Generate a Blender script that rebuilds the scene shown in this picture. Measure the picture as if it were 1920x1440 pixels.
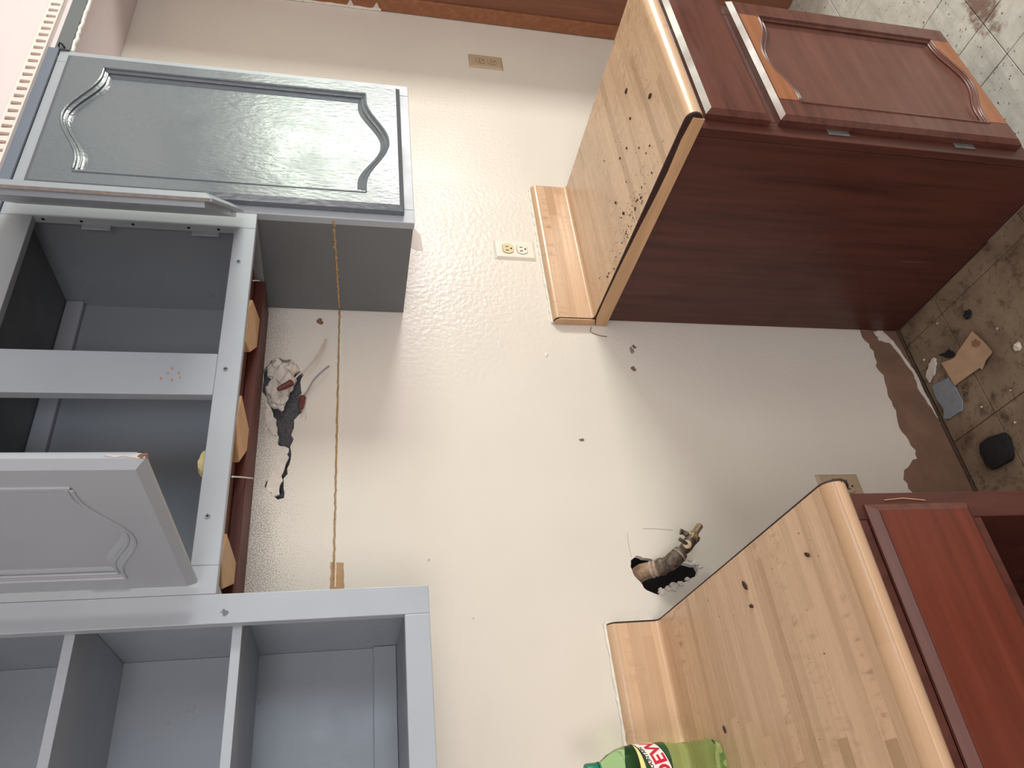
import bpy, bmesh, math, random
from mathutils import Vector, Matrix, noise
random.seed(7)
S = bpy.context.scene
for o in list(bpy.data.objects): bpy.data.objects.remove(o)
COL = S.collection

# ------------------------------------------------------------------ camera
CX, CY, CZ = -0.3803, -1.4237, 1.53
YAW, PITCH, ROLL, FPX = 0.5888, -0.222, 0.0173, 1397.1
def make_camera():
    cy, sy, cp, sp = math.cos(YAW), math.sin(YAW), math.cos(PITCH), math.sin(PITCH)
    fwd = Vector((sy*cp, cy*cp, sp)); right = Vector((cy, -sy, 0)); up = right.cross(fwd)
    cr, sr = math.cos(ROLL), math.sin(ROLL)
    r2 = right*cr + up*sr; u2 = up*cr - right*sr
    cam = bpy.data.cameras.new('camera'); ob = bpy.data.objects.new('camera', cam); COL.objects.link(ob)
    X, Y, Z = -u2, r2, -fwd          # the photograph was taken with the phone turned on its side
    m = Matrix(((X.x, Y.x, Z.x, CX), (X.y, Y.y, Z.y, CY), (X.z, Y.z, Z.z, CZ), (0, 0, 0, 1)))
    ob.matrix_world = m
    cam.sensor_fit = 'HORIZONTAL'; cam.sensor_width = 36; cam.lens = FPX/1920*36
    cam.clip_start = 0.01
    S.camera = ob
make_camera()

# ------------------------------------------------------------------ light
S.view_settings.view_transform = 'Standard'; S.view_settings.look = 'None'
S.view_settings.gamma = 1; S.view_settings.use_curve_mapping = False
S.view_settings.exposure = 0.0
w = bpy.data.worlds.new('world'); S.world = w; w.use_nodes = True
bg = w.node_tree.nodes['Background']; bg.inputs[0].default_value = (0.75, 0.85, 1.0, 1); bg.inputs[1].default_value = 1.0
def area(name, loc, target, sx, sy, power, col):
    l = bpy.data.lights.new(name, 'AREA'); l.shape = 'RECTANGLE'; l.size = sx; l.size_y = sy
    l.energy = power; l.color = col
    o = bpy.data.objects.new(name, l); COL.objects.link(o); o.location = loc
    d = Vector(target) - Vector(loc); o.rotation_euler = d.to_track_quat('-Z', 'Y').to_euler()
    return o
# daylight through the side window (greenery in its upper half) and through the window behind the camera
area('daylight_side_window', (3.0, -2.0, 1.10), (0.0, -2.0, 1.10), 0.56, 0.40, 36, (1.0, 0.925, 0.935))
area('daylight_side_window', (3.0, -2.0, 1.64), (0.0, -2.0, 1.64), 0.56, 0.64, 40, (0.90, 1.0, 0.82))
area('daylight_front_window', (0.62, -3.3, 1.52), (0.62, 0.0, 1.52), 0.8, 0.74, 12, (0.74, 0.87, 1.0))
area('fill_left', (-2.45, -1.9, 1.85), (0.0, -0.8, 1.6), 0.9, 0.7, 9, (1.0, 0.96, 0.97))  # added fill light from the left; that wall has no window
area('fill_behind_camera', (-1.5, -3.3, 1.80), (-0.8, 0.0, 1.50), 0.9, 0.9, 34, (1.0, 0.955, 0.97))  # added fill light behind the camera; no door stands there
S.view_settings.exposure = -0.02

# ------------------------------------------------------------------ materials
def lin(c):
    return tuple(((v/255)/12.92 if v/255 <= 0.04045 else ((v/255+0.055)/1.055)**2.4) for v in c) + (1,)
class NT:
    def __init__(s, name):
        s.m = bpy.data.materials.new(name); s.m.use_nodes = True; s.t = s.m.node_tree
        s.b = s.t.nodes['Principled BSDF']; s.tc = s.t.nodes.new('ShaderNodeTexCoord')
        s.geo = None
    def n(s, kind, **kw):
        nd = s.t.nodes.new(kind)
        for k, v in kw.items(): setattr(nd, k, v)
        return nd
    def link(s, a, b): s.t.links.new(a, b)
    def coord(s, scale=(1, 1, 1), rot=(0, 0, 0), world=False):
        mp = s.n('ShaderNodeMapping'); mp.inputs['Scale'].default_value = scale; mp.inputs['Rotation'].default_value = rot
        if world:
            if not s.geo: s.geo = s.n('ShaderNodeNewGeometry')
            s.link(s.geo.outputs['Position'], mp.inputs['Vector'])
        else: s.link(s.tc.outputs['Object'], mp.inputs['Vector'])
        return mp.outputs[0]
    def noise(s, vec, scale, detail=4, rough=.55):
        nd = s.n('ShaderNodeTexNoise'); nd.inputs['Scale'].default_value = scale
        nd.inputs['Detail'].default_value = detail; nd.inputs['Roughness'].default_value = rough
        s.link(vec, nd.inputs['Vector']); return nd.outputs[0]
    def ramp(s, fac, stops):
        r = s.n('ShaderNodeValToRGB'); e = r.color_ramp.elements
        while len(e) < len(stops): e.new(.5)
        for el, (p, c) in zip(e, stops): el.position = p; el.color = c if len(c) == 4 else tuple(c)+(1,)
        s.link(fac, r.inputs[0]); return r.outputs[0]
    def mix(s, fac, a, b, mode='MIX'):
        x = s.n('ShaderNodeMix', data_type='RGBA', blend_type=mode)
        for sock, v in ((x.inputs[0], fac), (x.inputs[6], a), (x.inputs[7], b)):
            if hasattr(v, 'links'): s.link(v, sock)
            else: sock.default_value = v
        return x.outputs[2]
    def math(s, op, a, b=None, clamp=False):
        x = s.n('ShaderNodeMath', operation=op); x.use_clamp = clamp
        for sock, v in ((x.inputs[0], a), (x.inputs[1], b)):
            if v is None: continue
            if hasattr(v, 'links'): s.link(v, sock)
            else: sock.default_value = v
        return x.outputs[0]
    def mapr(s, v, a, b, c=0., d=1.):
        x = s.n('ShaderNodeMapRange'); x.clamp = True
        s.link(v, x.inputs[0])
        for i, q in enumerate((a, b, c, d)): x.inputs[i+1].default_value = q
        return x.outputs[0]
    def xyz(s, vec):
        x = s.n('ShaderNodeSeparateXYZ'); s.link(vec, x.inputs[0]); return x.outputs
    def bump(s, h, strength, dist=.002):
        bp = s.n('ShaderNodeBump'); bp.inputs['Strength'].default_value = strength; bp.inputs['Distance'].default_value = dist
        s.link(h, bp.inputs['Height']); s.link(bp.outputs[0], s.b.inputs['Normal']); return bp
    def base(s, v):
        if hasattr(v, 'links'): s.link(v, s.b.inputs['Base Color'])
        else: s.b.inputs['Base Color'].default_value = v
    def rough(s, v):
        if hasattr(v, 'links'): s.link(v, s.b.inputs['Roughness'])
        else: s.b.inputs['Roughness'].default_value = v

def m_plain(name, c, rough=.5, metal=0, bump=0, scale=60, var=.12):
    t = NT(name); v = t.coord()
    n = t.noise(v, scale, 3)
    c = lin(c); lo = tuple(x*(1-var) for x in c[:3])+(1,); hi = tuple(min(1, x*(1+var)) for x in c[:3])+(1,)
    t.base(t.ramp(n, [(.3, lo), (.7, hi)])); t.rough(rough); t.b.inputs['Metallic'].default_value = metal
    if bump: t.bump(n, bump)
    return t.m

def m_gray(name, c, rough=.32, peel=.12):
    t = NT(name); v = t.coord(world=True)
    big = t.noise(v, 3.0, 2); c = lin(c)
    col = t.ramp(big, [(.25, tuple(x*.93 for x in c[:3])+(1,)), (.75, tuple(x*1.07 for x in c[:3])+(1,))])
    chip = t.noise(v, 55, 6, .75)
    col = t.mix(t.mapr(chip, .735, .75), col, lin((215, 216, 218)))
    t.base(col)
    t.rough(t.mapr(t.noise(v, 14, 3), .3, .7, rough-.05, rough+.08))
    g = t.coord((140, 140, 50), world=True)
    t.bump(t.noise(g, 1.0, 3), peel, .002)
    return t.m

def m_mahog(name, c, axis='Z', rough=.38, scr=.6, dark=.55):
    t = NT(name)
    k = {'Z': (9, 9, .55), 'X': (.55, 9, 9), 'Y': (9, .55, 9)}[axis]
    g = t.coord(tuple(x*6 for x in k), world=True)
    n = t.noise(g, 1.0, 5, .6); c = lin(c)
    col = t.ramp(n, [(.25, tuple(x*dark for x in c[:3])+(1,)), (.5, c), (.8, tuple(min(1, x*1.35) for x in c[:3])+(1,))])
    if scr:
        s2 = t.coord(tuple(x*11 for x in k), world=True)
        sc = t.mapr(t.noise(s2, 1.0, 2), .70, .80)
        sc = t.math('MULTIPLY', sc, t.mapr(t.noise(t.coord(world=True), 4, 2), .5, .7))
        col = t.mix(t.math('MULTIPLY', sc, scr*.5), col, lin((170, 130, 115)))
    t.base(col)
    t.rough(t.mapr(t.noise(t.coord(world=True), 9, 3), .3, .7, rough-.06, rough+.12))
    t.bump(n, .12, .001)
    return t.m

def m_butcher(name, sw=.0225, tint=(213, 178, 147)):
    """printed butcher block laminate: strips along X, stacked over s = Y - Z"""
    t = NT(name); x, y, z = t.xyz(t.coord(world=True))[:3]
    s = t.math('SUBTRACT', y, z)
    q = t.math('DIVIDE', s, sw); wob = t.math('MULTIPLY', t.noise(t.coord((0, 30, 30), world=True), 1, 1), .9)
    q = t.math('ADD', q, wob)
    row = t.math('FLOOR', q); fr = t.math('FRACT', q)
    # staves of varying length inside each row
    wn = t.n('ShaderNodeTexWhiteNoise', noise_dimensions='1D'); t.link(row, wn.inputs['W'])
    xs = t.math('ADD', t.math('DIVIDE', x, .62), t.math('MULTIPLY', wn.outputs[0], 7.3))
    cell = t.math('FLOOR', xs)
    wn2 = t.n('ShaderNodeTexWhiteNoise', noise_dimensions='2D')
    cv = t.n('ShaderNodeCombineXYZ'); t.link(row, cv.inputs[0]); t.link(cell, cv.inputs[1]); t.link(cv.outputs[0], wn2.inputs['Vector'])
    tone = wn2.outputs[0]
    c = lin(tint)
    col = t.ramp(tone, [(0, (c[0]*.72, c[1]*.67, c[2]*.60)), (.25, (c[0]*.90, c[1]*.87, c[2]*.84)), (.6, c[:3]), (1, (min(1, c[0]*1.10), c[1]*1.09, c[2]*1.08))])
    # long grain and rippled figure
    gr = t.noise(t.coord((5, 160, 160), world=True), 1, 4)
    col = t.mix(t.mapr(gr, .35, .75, 0, .22), col, lin((160, 118, 80)))
    fig = t.noise(t.coord((75, 22, 22), world=True), 1, 5, .7)
    fm = t.math('MULTIPLY', t.mapr(fig, .5, .68), t.mapr(tone, .35, .75, .10, .75))
    fm = t.math('MULTIPLY', fm, t.mapr(t.noise(t.coord((3, 14, 14), world=True), 1, 2), .42, .6))
    col = t.mix(fm, col, lin((138, 92, 62)))
    ed = t.math('ABSOLUTE', t.math('SUBTRACT', fr, .5))
    col = t.mix(t.mapr(ed, .455, .495, 0, .5), col, lin((232, 196, 162)))
    t.base(col); t.rough(t.mapr(gr, .3, .7, .20, .32))
    t.bump(gr, .04, .0006)
    return t.m

def m_wall():
    t = NT('cream_wall_paint'); v = t.coord(world=True); x, y, z = t.xyz(v)[:3]
    big = t.noise(v, 2.2, 3)
    col = t.ramp(big, [(.3, lin((222, 213, 203))), (.7, lin((229, 220, 209)))])
    # small dents, dirt specks
    sp = t.noise(v, 38, 2, .5)
    col = t.mix(t.mapr(sp, .79, .81), col, lin((120, 92, 70)))
    # grey spray dust left on the wall above the old hood line
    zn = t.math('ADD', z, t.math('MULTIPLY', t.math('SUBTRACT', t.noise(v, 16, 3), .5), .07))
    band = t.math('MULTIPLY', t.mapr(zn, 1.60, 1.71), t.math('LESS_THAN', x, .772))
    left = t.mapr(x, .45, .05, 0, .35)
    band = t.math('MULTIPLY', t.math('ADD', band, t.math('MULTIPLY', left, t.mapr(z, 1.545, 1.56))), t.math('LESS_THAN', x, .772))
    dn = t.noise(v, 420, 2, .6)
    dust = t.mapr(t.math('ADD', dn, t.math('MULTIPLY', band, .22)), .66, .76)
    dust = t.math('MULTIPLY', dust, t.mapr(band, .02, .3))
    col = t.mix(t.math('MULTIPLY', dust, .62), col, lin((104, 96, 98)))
    t.base(col)
    # orange-peel roller texture, stronger on the right half
    tx = t.mapr(t.math('ADD', x, t.math('MULTIPLY', t.noise(v, 3, 2), .3)), .55, 1.0, .12, 1.0)
    right = t.mapr(x, 1.22, 1.26, 1.0, .35)
    pe = t.noise(t.coord((1, 1, 1), world=True), 85, 3, .5)
    bl = t.math('MULTIPLY', t.math('MULTIPLY', pe, tx), right)
    sc = t.mapr(t.noise(t.coord((8, 60, 60), world=True), 1, 2), .66, .75)
    h = t.math('ADD', bl, t.math('MULTIPLY', sc, .06))
    t.bump(h, .38, .004)
    t.rough(t.mapr(t.noise(v, 5, 2), .3, .7, .29, .36))
    return t.m

def m_floor(dirty):
    t = NT('dirty_tile' if dirty else 'grey_tile'); v = t.coord(world=True); x, y, z = t.xyz(v)[:3]
    n1 = t.noise(v, 6, 5, .65); n2 = t.noise(v, 22, 6, .7); n3 = t.noise(v, 70, 3, .6)
    if dirty:
        col = t.ramp(n1, [(.25, lin((96, 72, 58))), (.5, lin((138, 118, 98))), (.75, lin((160, 140, 118)))])
        col = t.mix(t.mapr(n2, .52, .68, 0, .85), col, lin((64, 40, 30)))
        col = t.mix(t.mapr(n3, .60, .72, 0, .6), col, lin((48, 34, 28)))
    else:
        col = t.ramp(n2, [(.3, lin((176, 172, 164))), (.7, lin((204, 201, 193)))])
        ly = t.noise(t.coord((4, 30, 1), (0, 0, .5), True), 1, 4)
        col = t.mix(t.mapr(ly, .5, .7, 0, .45), col, lin((140, 138, 132)))
        sp = t.noise(v, 95, 2, .5)
        col = t.mix(t.mapr(sp, .665, .70), col, lin((92, 66, 52)))
        # brown trodden-in mud patch near the cabinet corner
        dx = t.math('POWER', t.math('DIVIDE', t.math('SUBTRACT', x, 1.27), .13), 2.)
        dy = t.math('POWER', t.math('DIVIDE', t.math('SUBTRACT', y, -.66), .055), 2.)
        d = t.math('ADD', t.math('ADD', dx, dy), t.math('MULTIPLY', t.noise(v, 30, 5, .7), 2.6))
        col = t.mix(t.mapr(d, 1.9, 1.35, 0, .85), col, lin((104, 70, 56)))
    t.base(col); t.rough(.55); t.bump(n3, .2, .002)
    return t.m

GRAY = m_gray('grey_cabinet_paint', (147, 153, 161))
GRAYD = m_gray('grey_door_paint', (108, 114, 122), .25, .34)
GRAYF = m_gray('grey_frame_paint', (168, 173, 181), .38, .08)
GRAYS = m_gray('darker_grey_side', (104, 108, 111), .42, .08)  # darker grey than the frames, for side panels and fascia
_g = GRAYD.node_tree; _p = _g.nodes['Principled BSDF']; _p.inputs['Coat Weight'].default_value = .10
_g.links.new([n for n in _g.nodes if n.type == 'BUMP'][0].outputs[0], _p.inputs['Coat Normal'])
GRAYD.node_tree.nodes['Principled BSDF'].inputs['Coat Roughness'].default_value = .22
MAHZ = m_mahog('mahogany_vertical_grain', (85, 46, 38), 'Z')
MAHX = m_mahog('mahogany_horizontal_grain', (98, 58, 49), 'X', .32)
MAHD = m_mahog('mahogany_door_panel', (104, 66, 56), 'X', .45, .2, .8)
MAHL = m_mahog('cherry_drawer_front', (104, 48, 34), 'X', .38, .1, .7)
MAHR = m_mahog('worn_cherry_rail', (150, 96, 64), 'X', .4, .2, .8)
MAHU = m_mahog('raw_mahogany_underside', (96, 46, 36), 'X', .6, .3)
BROWN = m_mahog('brown_stained_oak', (132, 84, 62), 'Z', .5, .2, .8)
PINE = m_mahog('raw_pine', (208, 166, 122), 'Y', .6, 0, .85)
BUTCH = m_butcher('maple_butcher_block_laminate')
EDGE = m_mahog('maple_edge_strip', (205, 164, 124), 'Y', .4, .15, .88)
CORE = m_plain('dark_particle_core', (58, 34, 28), .8, 0, .6, 220, .35)
WALL = m_wall()
SOFF = m_plain('pinkish_white_soffit_paint', (226, 214, 216), .7, 0, .12, 160, .03)
CEIL = m_plain('white_ceiling_paint', (232, 228, 222), .8, 0, .1, 120, .03)
DENT = m_plain('cream_pink_trim_paint', (236, 222, 216), .5, 0, 0, 30, .03)
DENTB = m_plain('brown_shaded_trim_recess', (160, 122, 114), .7, 0, 0, 60, .1)  # brown tint and shade between the dentils, put into the backing colour
CAULK = m_plain('yellowed_caulk', (176, 144, 104), .6, 0, .5, 160, .3)
WCAULK = m_plain('white_caulk', (238, 234, 224), .5, 0, .6, 140, .06)
BARE = m_plain('bare_brown_wallboard', (128, 98, 80), .75, 0, .15, 14, .16)
TAN = m_plain('tan_wallboard_paper', (188, 150, 112), .8, 0, .2, 80, .1)
GYPS = m_plain('broken_gypsum', (222, 212, 202), .85, 0, .6, 90, .1)
PAPER = m_plain('tan_paper', (196, 162, 132), .75, 0, .1, 25, .1)
IVORY = m_plain('ivory_plastic', (236, 228, 214), .32, 0, 0, 20, .02)
IVORYD = m_plain('aged_ivory_plastic', (222, 204, 160), .35, 0, 0, 20, .04)
TANPL = m_plain('tan_plastic', (186, 164, 136), .4, 0, 0, 20, .03)
SLOT = m_plain('slot_dark', (118, 106, 76), .6, 0, 0, 20, .1)
DARK = m_plain('dark_hole', (22, 14, 10), .9, 0, 0, 30, .2)
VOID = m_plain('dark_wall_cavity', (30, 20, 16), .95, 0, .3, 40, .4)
INSUL = m_plain('grey_cavity_board', (92, 88, 90), .95, 0, .8, 300, .45)
PIPE = m_plain('dusty_iron_pipe', (104, 90, 78), .55, .4, .7, 110, .75)
PIPEL = m_plain('tarnished_brass', (176, 152, 124), .42, .6, .3, 120, .4)
STEEL = m_plain('dull_steel', (150, 152, 154), .4, .8, 0, 60, .15)
WIREW = m_plain('beige_wire_sheath', (206, 188, 172), .5, 0, 0, 60, .08)
WIREG = m_plain('grey_wire_sheath', (150, 148, 146), .5, 0, 0, 60, .1)
NUT = m_plain('maroon_wire_cap', (112, 58, 58), .5, 0, .5, 200, .25)
BLUEG = m_plain('blue_grey_board', (146, 152, 160), .7, 0, .15, 60, .08)
BLACK = m_plain('black_rubber', (26, 25, 27), .75, 0, .4, 60, .2)
YELL = m_plain('yellow_foam', (206, 192, 140), .9, 0, .6, 120, .1)
CRUMB = m_plain('brown_crumb', (70, 44, 30), .9, 0, 0, 90, .3)
WHITEC = m_plain('white_chip', (226, 218, 206), .7, 0, 0, 60, .05)
TILE = m_floor(False); TILED = m_floor(True)
GROUT = m_plain('dark_joint', (84, 68, 56), .9, 0, .3, 80, .25)
GROUTL = m_plain('pale_joint', (150, 146, 138), .9, 0, .3, 80, .2)

def m_bottle():
    t = NT('green_clear_plastic'); b = t.b
    b.inputs['Base Color'].default_value = lin((196, 240, 184)); b.inputs['Roughness'].default_value = .05
    b.inputs['Transmission Weight'].default_value = .97; b.inputs['IOR'].default_value = 1.10
    return t.m
PET = m_bottle()
CAPG = m_plain('green_cap_plastic', (10, 120, 92), .4, 0, 0, 30, .05)
LABG = m_plain('dark_green_label', (38, 78, 44), .35, 0, 0, 60, .25)
LABB = m_plain('black_label_ink', (22, 24, 22), .4, 0, 0, 30, .05)
LABY = m_plain('yellow_label_ink', (240, 226, 150), .4, 0, 0, 30, .05)
LABR = m_plain('red_label_ink', (206, 26, 62), .4, 0, 0, 30, .03)
LABW = m_plain('white_label_ink', (244, 240, 230), .4, 0, 0, 30, .02)

# ------------------------------------------------------------------ mesh helpers
ROOT = {}          # object -> world origin of its top-level thing
class MB:
    def __init__(s): s.v = []; s.f = []
    def add(s, vs, fs):
        k = len(s.v); s.v += [tuple(p) for p in vs]; s.f += [tuple(i+k for i in f) for f in fs]; return s
    def box(s, x0, x1, y0, y1, z0, z1):
        v = [(x, y, z) for x in (x0, x1) for y in (y0, y1) for z in (z0, z1)]
        return s.add(v, [(0, 1, 3, 2), (4, 6, 7, 5), (0, 4, 5, 1), (2, 3, 7, 6), (0, 2, 6, 4), (1, 5, 7, 3)])
    def prism(s, poly, axis, a, b):
        """poly = 2D outline in the two other axes; extruded from a to b along axis"""
        n = len(poly)
        def P(p, q):
            return {'x': (q, p[0], p[1]), 'y': (p[0], q, p[1]), 'z': (p[0], p[1], q)}[axis]
        v = [P(p, a) for p in poly]+[P(p, b) for p in poly]
        f = [tuple(range(n)), tuple(range(2*n-1, n-1, -1))]+[(i, i+n, (i+1) % n+n, (i+1) % n) for i in range(n)]
        return s.add(v, f)
    def tube(s, pts, rad, seg=10, cap=True):
        pts = [Vector(p) for p in pts]; n = len(pts)
        if not hasattr(rad, '__len__'): rad = [rad]*n
        up = Vector((.31, .22, .92)); rings = []
        for i, p in enumerate(pts):
            d = (pts[min(i+1, n-1)]-pts[max(i-1, 0)]).normalized()
            a = d.cross(up)
            if a.length < 1e-4: a = d.cross(Vector((1, 0, 0)))
            a.normalize(); b = d.cross(a)
            rings.append([p+(a*math.cos(2*math.pi*k/seg)+b*math.sin(2*math.pi*k/seg))*rad[i] for k in range(seg)])
        v = [q for r in rings for q in r]
        f = [(i*seg+k, i*seg+(k+1) % seg, (i+1)*seg+(k+1) % seg, (i+1)*seg+k) for i in range(n-1) for k in range(seg)]
        if cap: f += [tuple(range(seg-1, -1, -1)), tuple(range((n-1)*seg, n*seg))]
        return s.add(v, f)
    def lathe(s, prof, c, seg=28):
        v = [(c[0]+r*math.cos(2*math.pi*k/seg), c[1]+r*math.sin(2*math.pi*k/seg), c[2]+z) for r, z in prof for k in range(seg)]
        f = [(i*seg+k, i*seg+(k+1) % seg, (i+1)*seg+(k+1) % seg, (i+1)*seg+k) for i in range(len(prof)-1) for k in range(seg)]
        f += [tuple(range(seg-1, -1, -1)), tuple(range((len(prof)-1)*seg, len(prof)*seg))]
        return s.add(v, f)
    def blob(s, c, r, seed=0, rough=.35, sub=2):
        bm = bmesh.new(); bmesh.ops.create_icosphere(bm, subdivisions=sub, radius=1)
        vs = []
        for q in bm.verts:
            k = 1+rough*noise.noise(q.co*1.7+Vector((seed*3.1, seed, 0)))*1.6
            vs.append((c[0]+q.co.x*r[0]*k, c[1]+q.co.y*r[1]*k, c[2]+q.co.z*r[2]*k))
        fs = [tuple(x.index for x in f.verts) for f in bm.faces]; bm.free()
        return s.add(vs, fs)
    def ring(s, outer, holes, axis, a, b=None):
        """flat plate with holes in the plane axis=a, thickened to b"""
        bm = bmesh.new(); es = []; loops = []
        def P(p, q):
            return {'x': (q, p[0], p[1]), 'y': (p[0], q, p[1]), 'z': (p[0], p[1], q)}[axis]
        for lp in [outer]+list(holes):
            vs = [bm.verts.new(P(p, a)) for p in lp]; loops.append(vs)
            es += [bm.edges.new((vs[i], vs[(i+1) % len(vs)])) for i in range(len(vs))]
        bmesh.ops.triangle_fill(bm, use_beauty=True, use_dissolve=False, edges=es)
        bm.verts.index_update()
        v = [tuple(q.co) for q in bm.verts]; f = [tuple(x.index for x in fc.verts) for fc in bm.faces]
        n = len(v)
        if b is not None:
            i0 = 'xyz'.index(axis); v2 = []
            for q in v:
                q = list(q); q[i0] = b; v2.append(tuple(q))
            f2 = [tuple(i+n for i in reversed(fc)) for fc in f]
            side = []
            for lp in loops:
                ids = [q.index for q in lp]; m = len(ids)
                side += [(ids[i], ids[(i+1) % m], ids[(i+1) % m]+n, ids[i]+n) for i in range(m)]
            v += v2; f = f+f2+side
        bm.free(); return s.add(v, f)
    def build(s, name, mat, parent=None, bevel=0, smooth=False, off=None, seg=2):
        o0 = off if off is not None else (ROOT.get(parent, Vector((0, 0, 0))) if parent else Vector((0, 0, 0)))
        me = bpy.data.meshes.new(name)
        me.from_pydata([(p[0]-o0[0], p[1]-o0[1], p[2]-o0[2]) for p in s.v], [], s.f)
        bm = bmesh.new(); bm.from_mesh(me)
        bmesh.ops.recalc_face_normals(bm, faces=bm.faces)
        if bevel:
            es = [e for e in bm.edges if len(e.link_faces) == 2 and e.calc_face_angle(0) > .5]
            bmesh.ops.bevel(bm, geom=es, offset=bevel, segments=seg, profile=.5, affect='EDGES', clamp_overlap=True)
        bm.to_mesh(me); bm.free()
        me.materials.append(mat)
        if smooth:
            me.shade_smooth()
            me.set_sharp_from_angle(angle=.7)
        o = bpy.data.objects.new(name, me); COL.objects.link(o)
        if name == 'worktop':
            md = o.modifiers.new('weighted', 'WEIGHTED_NORMAL'); md.keep_sharp = True; md.weight = 100
        if parent: o.parent = parent; ROOT[o] = Vector(o0)
        elif off is not None: o.location = off; ROOT[o] = Vector(off)
        else: ROOT[o] = Vector((0, 0, 0))
        return o
def tag(o, label, cat=None, group=None, kind=None):
    o['label'] = label
    if cat: o['category'] = cat
    if group: o['group'] = group
    if kind: o['kind'] = kind
    return o
def thing(name, label, cat, loc, group=None):
    o = bpy.data.objects.new(name, None); COL.objects.link(o); o.location = loc; o.empty_display_size = .05
    ROOT[o] = Vector(loc); return tag(o, label, cat, group)
def struct(name, mb, mat, label, cat, **kw):
    return tag(mb.build(name, mat, **kw), label, cat, None, 'structure')
def jag(poly, step=.006, amp=.003, seed=1):
    """roughen an outline"""
    out = []; n = len(poly)
    for i in range(n):
        a = Vector(poly[i]); b = Vector(poly[(i+1) % n]); d = b-a; m = max(1, int(d.length/step)); nrm = Vector((-d.y, d.x)).normalized()
        for k in range(m):
            p = a+d*k/m; w_ = noise.noise(Vector((p.x*170, p.y*170, seed*9.7)))*amp*(1.6 if k else .4)
            out.append((p.x+nrm.x*w_, p.y+nrm.y*w_))
    return out

# ------------------------------------------------------------------ setting
XL, XR, YF, ZC = -2.6, 3.05, -3.4, 2.44
GASHOLE = jag([(.132, .937), (.141, .922), (.133, .893), (.124, .86), (.122, .825), (.115, .794), (.103, .790), (.092, .797), (.080, .826), (.071, .848), (.066, .872), (.056, .892), (.066, .915), (.090, .931), (.110, .938)], .007, .0025, 3)
DRYHOLE = jag([(.594, 1.703), (.622, 1.689), (.630, 1.672), (.626, 1.648), (.604, 1.632), (.585, 1.618), (.555, 1.622), (.519, 1.622), (.489, 1.616), (.468, 1.632), (.440, 1.634), (.413, 1.634), (.385, 1.634), (.363, 1.637), (.330, 1.645), (.287, 1.643), (.283, 1.655), (.292, 1.664), (.312, 1.682), (.332, 1.674), (.375, 1.662), (.426, 1.661), (.47, 1.668), (.504, 1.690), (.55, 1.702)], .009, .004, 5)
wb = struct('wall_back', MB().ring([(XL-.12, -.02), (XR+.12, -.02), (XR+.12, ZC+.05), (XL-.12, ZC+.05)], [GASHOLE, DRYHOLE], 'y', 0, .013), WALL,
            'cream painted back wall with broken holes between the cabinets', 'wall')
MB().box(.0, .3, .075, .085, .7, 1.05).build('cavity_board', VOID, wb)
MB().box(.2, .75, .045, .055, 1.56, 1.75).build('cavity_board', INSUL, wb)
# strip where the baseboard was torn off: bare board with torn paint edge
strip = [(.772, .0), (.772, .122), (.735, .119), (.700, .108), (.679, .113), (.650, .122), (.62, .112), (.591, .118), (.55, .126), (.508, .122), (.475, .132), (.443, .135), (.42, .125), (.39, .118), (.366, .124), (.352, .150), (.335, .178), (.31, .190), (.285, .188), (.25, .17), (.2, .15), (.1, .14), (.02, .13), (.02, 0)]
MB().prism(jag(strip, .012, .005, 8), 'y', -.0012, -.0001).build('bare_board_strip', BARE, wb)
MB().prism(jag([(.77, .062), (.735, .068), (.73, .045), (.69, .030), (.62, .016), (.58, .024), (.52, .012), (.46, .004), (.46, .0), (.52, .004), (.58, .008), (.62, .004), (.69, .02), (.735, .03), (.77, .05)], .01, .002, 12), 'y', -.0022, -.0010).build('torn_paint_edge', GYPS, wb)
MB().prism(jag([(.735, .075), (.768, .08), (.765, .05), (.74, .045)], .006, .004, 13), 'y', -.0024, -.0011).build('torn_paint_patch', GYPS, wb)
MB().box(.02, .772, -.006, -.0001, 0, .006).build('dirt_line', GROUT, wb)
# old hood line: yellowed caulk
p = [(.772-.01*i*.98, -.001, 1.5425+.0022*noise.noise(Vector((i*.7, 0, 0)))) for i in range(68)]
MB().tube(p, [.0022+.0012*abs(noise.noise(Vector((i*1.3, 4, 0)))) for i in range(68)], 6).build('caulk_line', CAULK, wb, smooth=True)
p = [(.1+.01*i, -.0005, 1.5395+.0012*noise.noise(Vector((i*.9, 7, 0)))) for i in range(66)]
MB().tube(p, .0018, 6).build('caulk_line', WCAULK, wb, smooth=True)
MB().prism(jag([(.150, 1.549), (.147, 1.524), (.02, 1.522), (.02, 1.548)], .008, .0015, 4), 'y', -.0015, -.0001).build('bare_board_patch', TAN, wb)
# scuffs, chips and dents
for i, (x, z, a, b) in enumerate([(.42, .997, .004, .006), (.622, .828, .008, .007), (.68, .822, .012, .006), (.69, .812, .006, .006), (.737, 1.587, .009, .008)]):
    MB().prism(jag([(x-a, z-b*.3), (x-a*.3, z-b), (x+a, z-b*.2), (x+a*.4, z+b), (x-a*.6, z+b*.6)], .003, .003, 20+i), 'y', -.0014, -.0001).build('paint_chip', BARE if i != 2 else m_plain('grey_scuff', (140, 130, 122), .7), wb)
MB().tube([(.748, -.001, .917), (.735, -.001, .922), (.728, -.001, .914), (.722, -.001, .898), (.719, -.001, .880)], .0011, 5).build('torn_caulk_thread', BARE, wb)
for i, (x, z, r) in enumerate([(.659, 1.047, .007), (.15, 1.36, .004), (.03, 1.28, .004)]):
    MB().blob((x, 0, z), (r, .0025, r*.8), i, .4, 1).build('paint_dent', WALL, wb, smooth=True)
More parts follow.
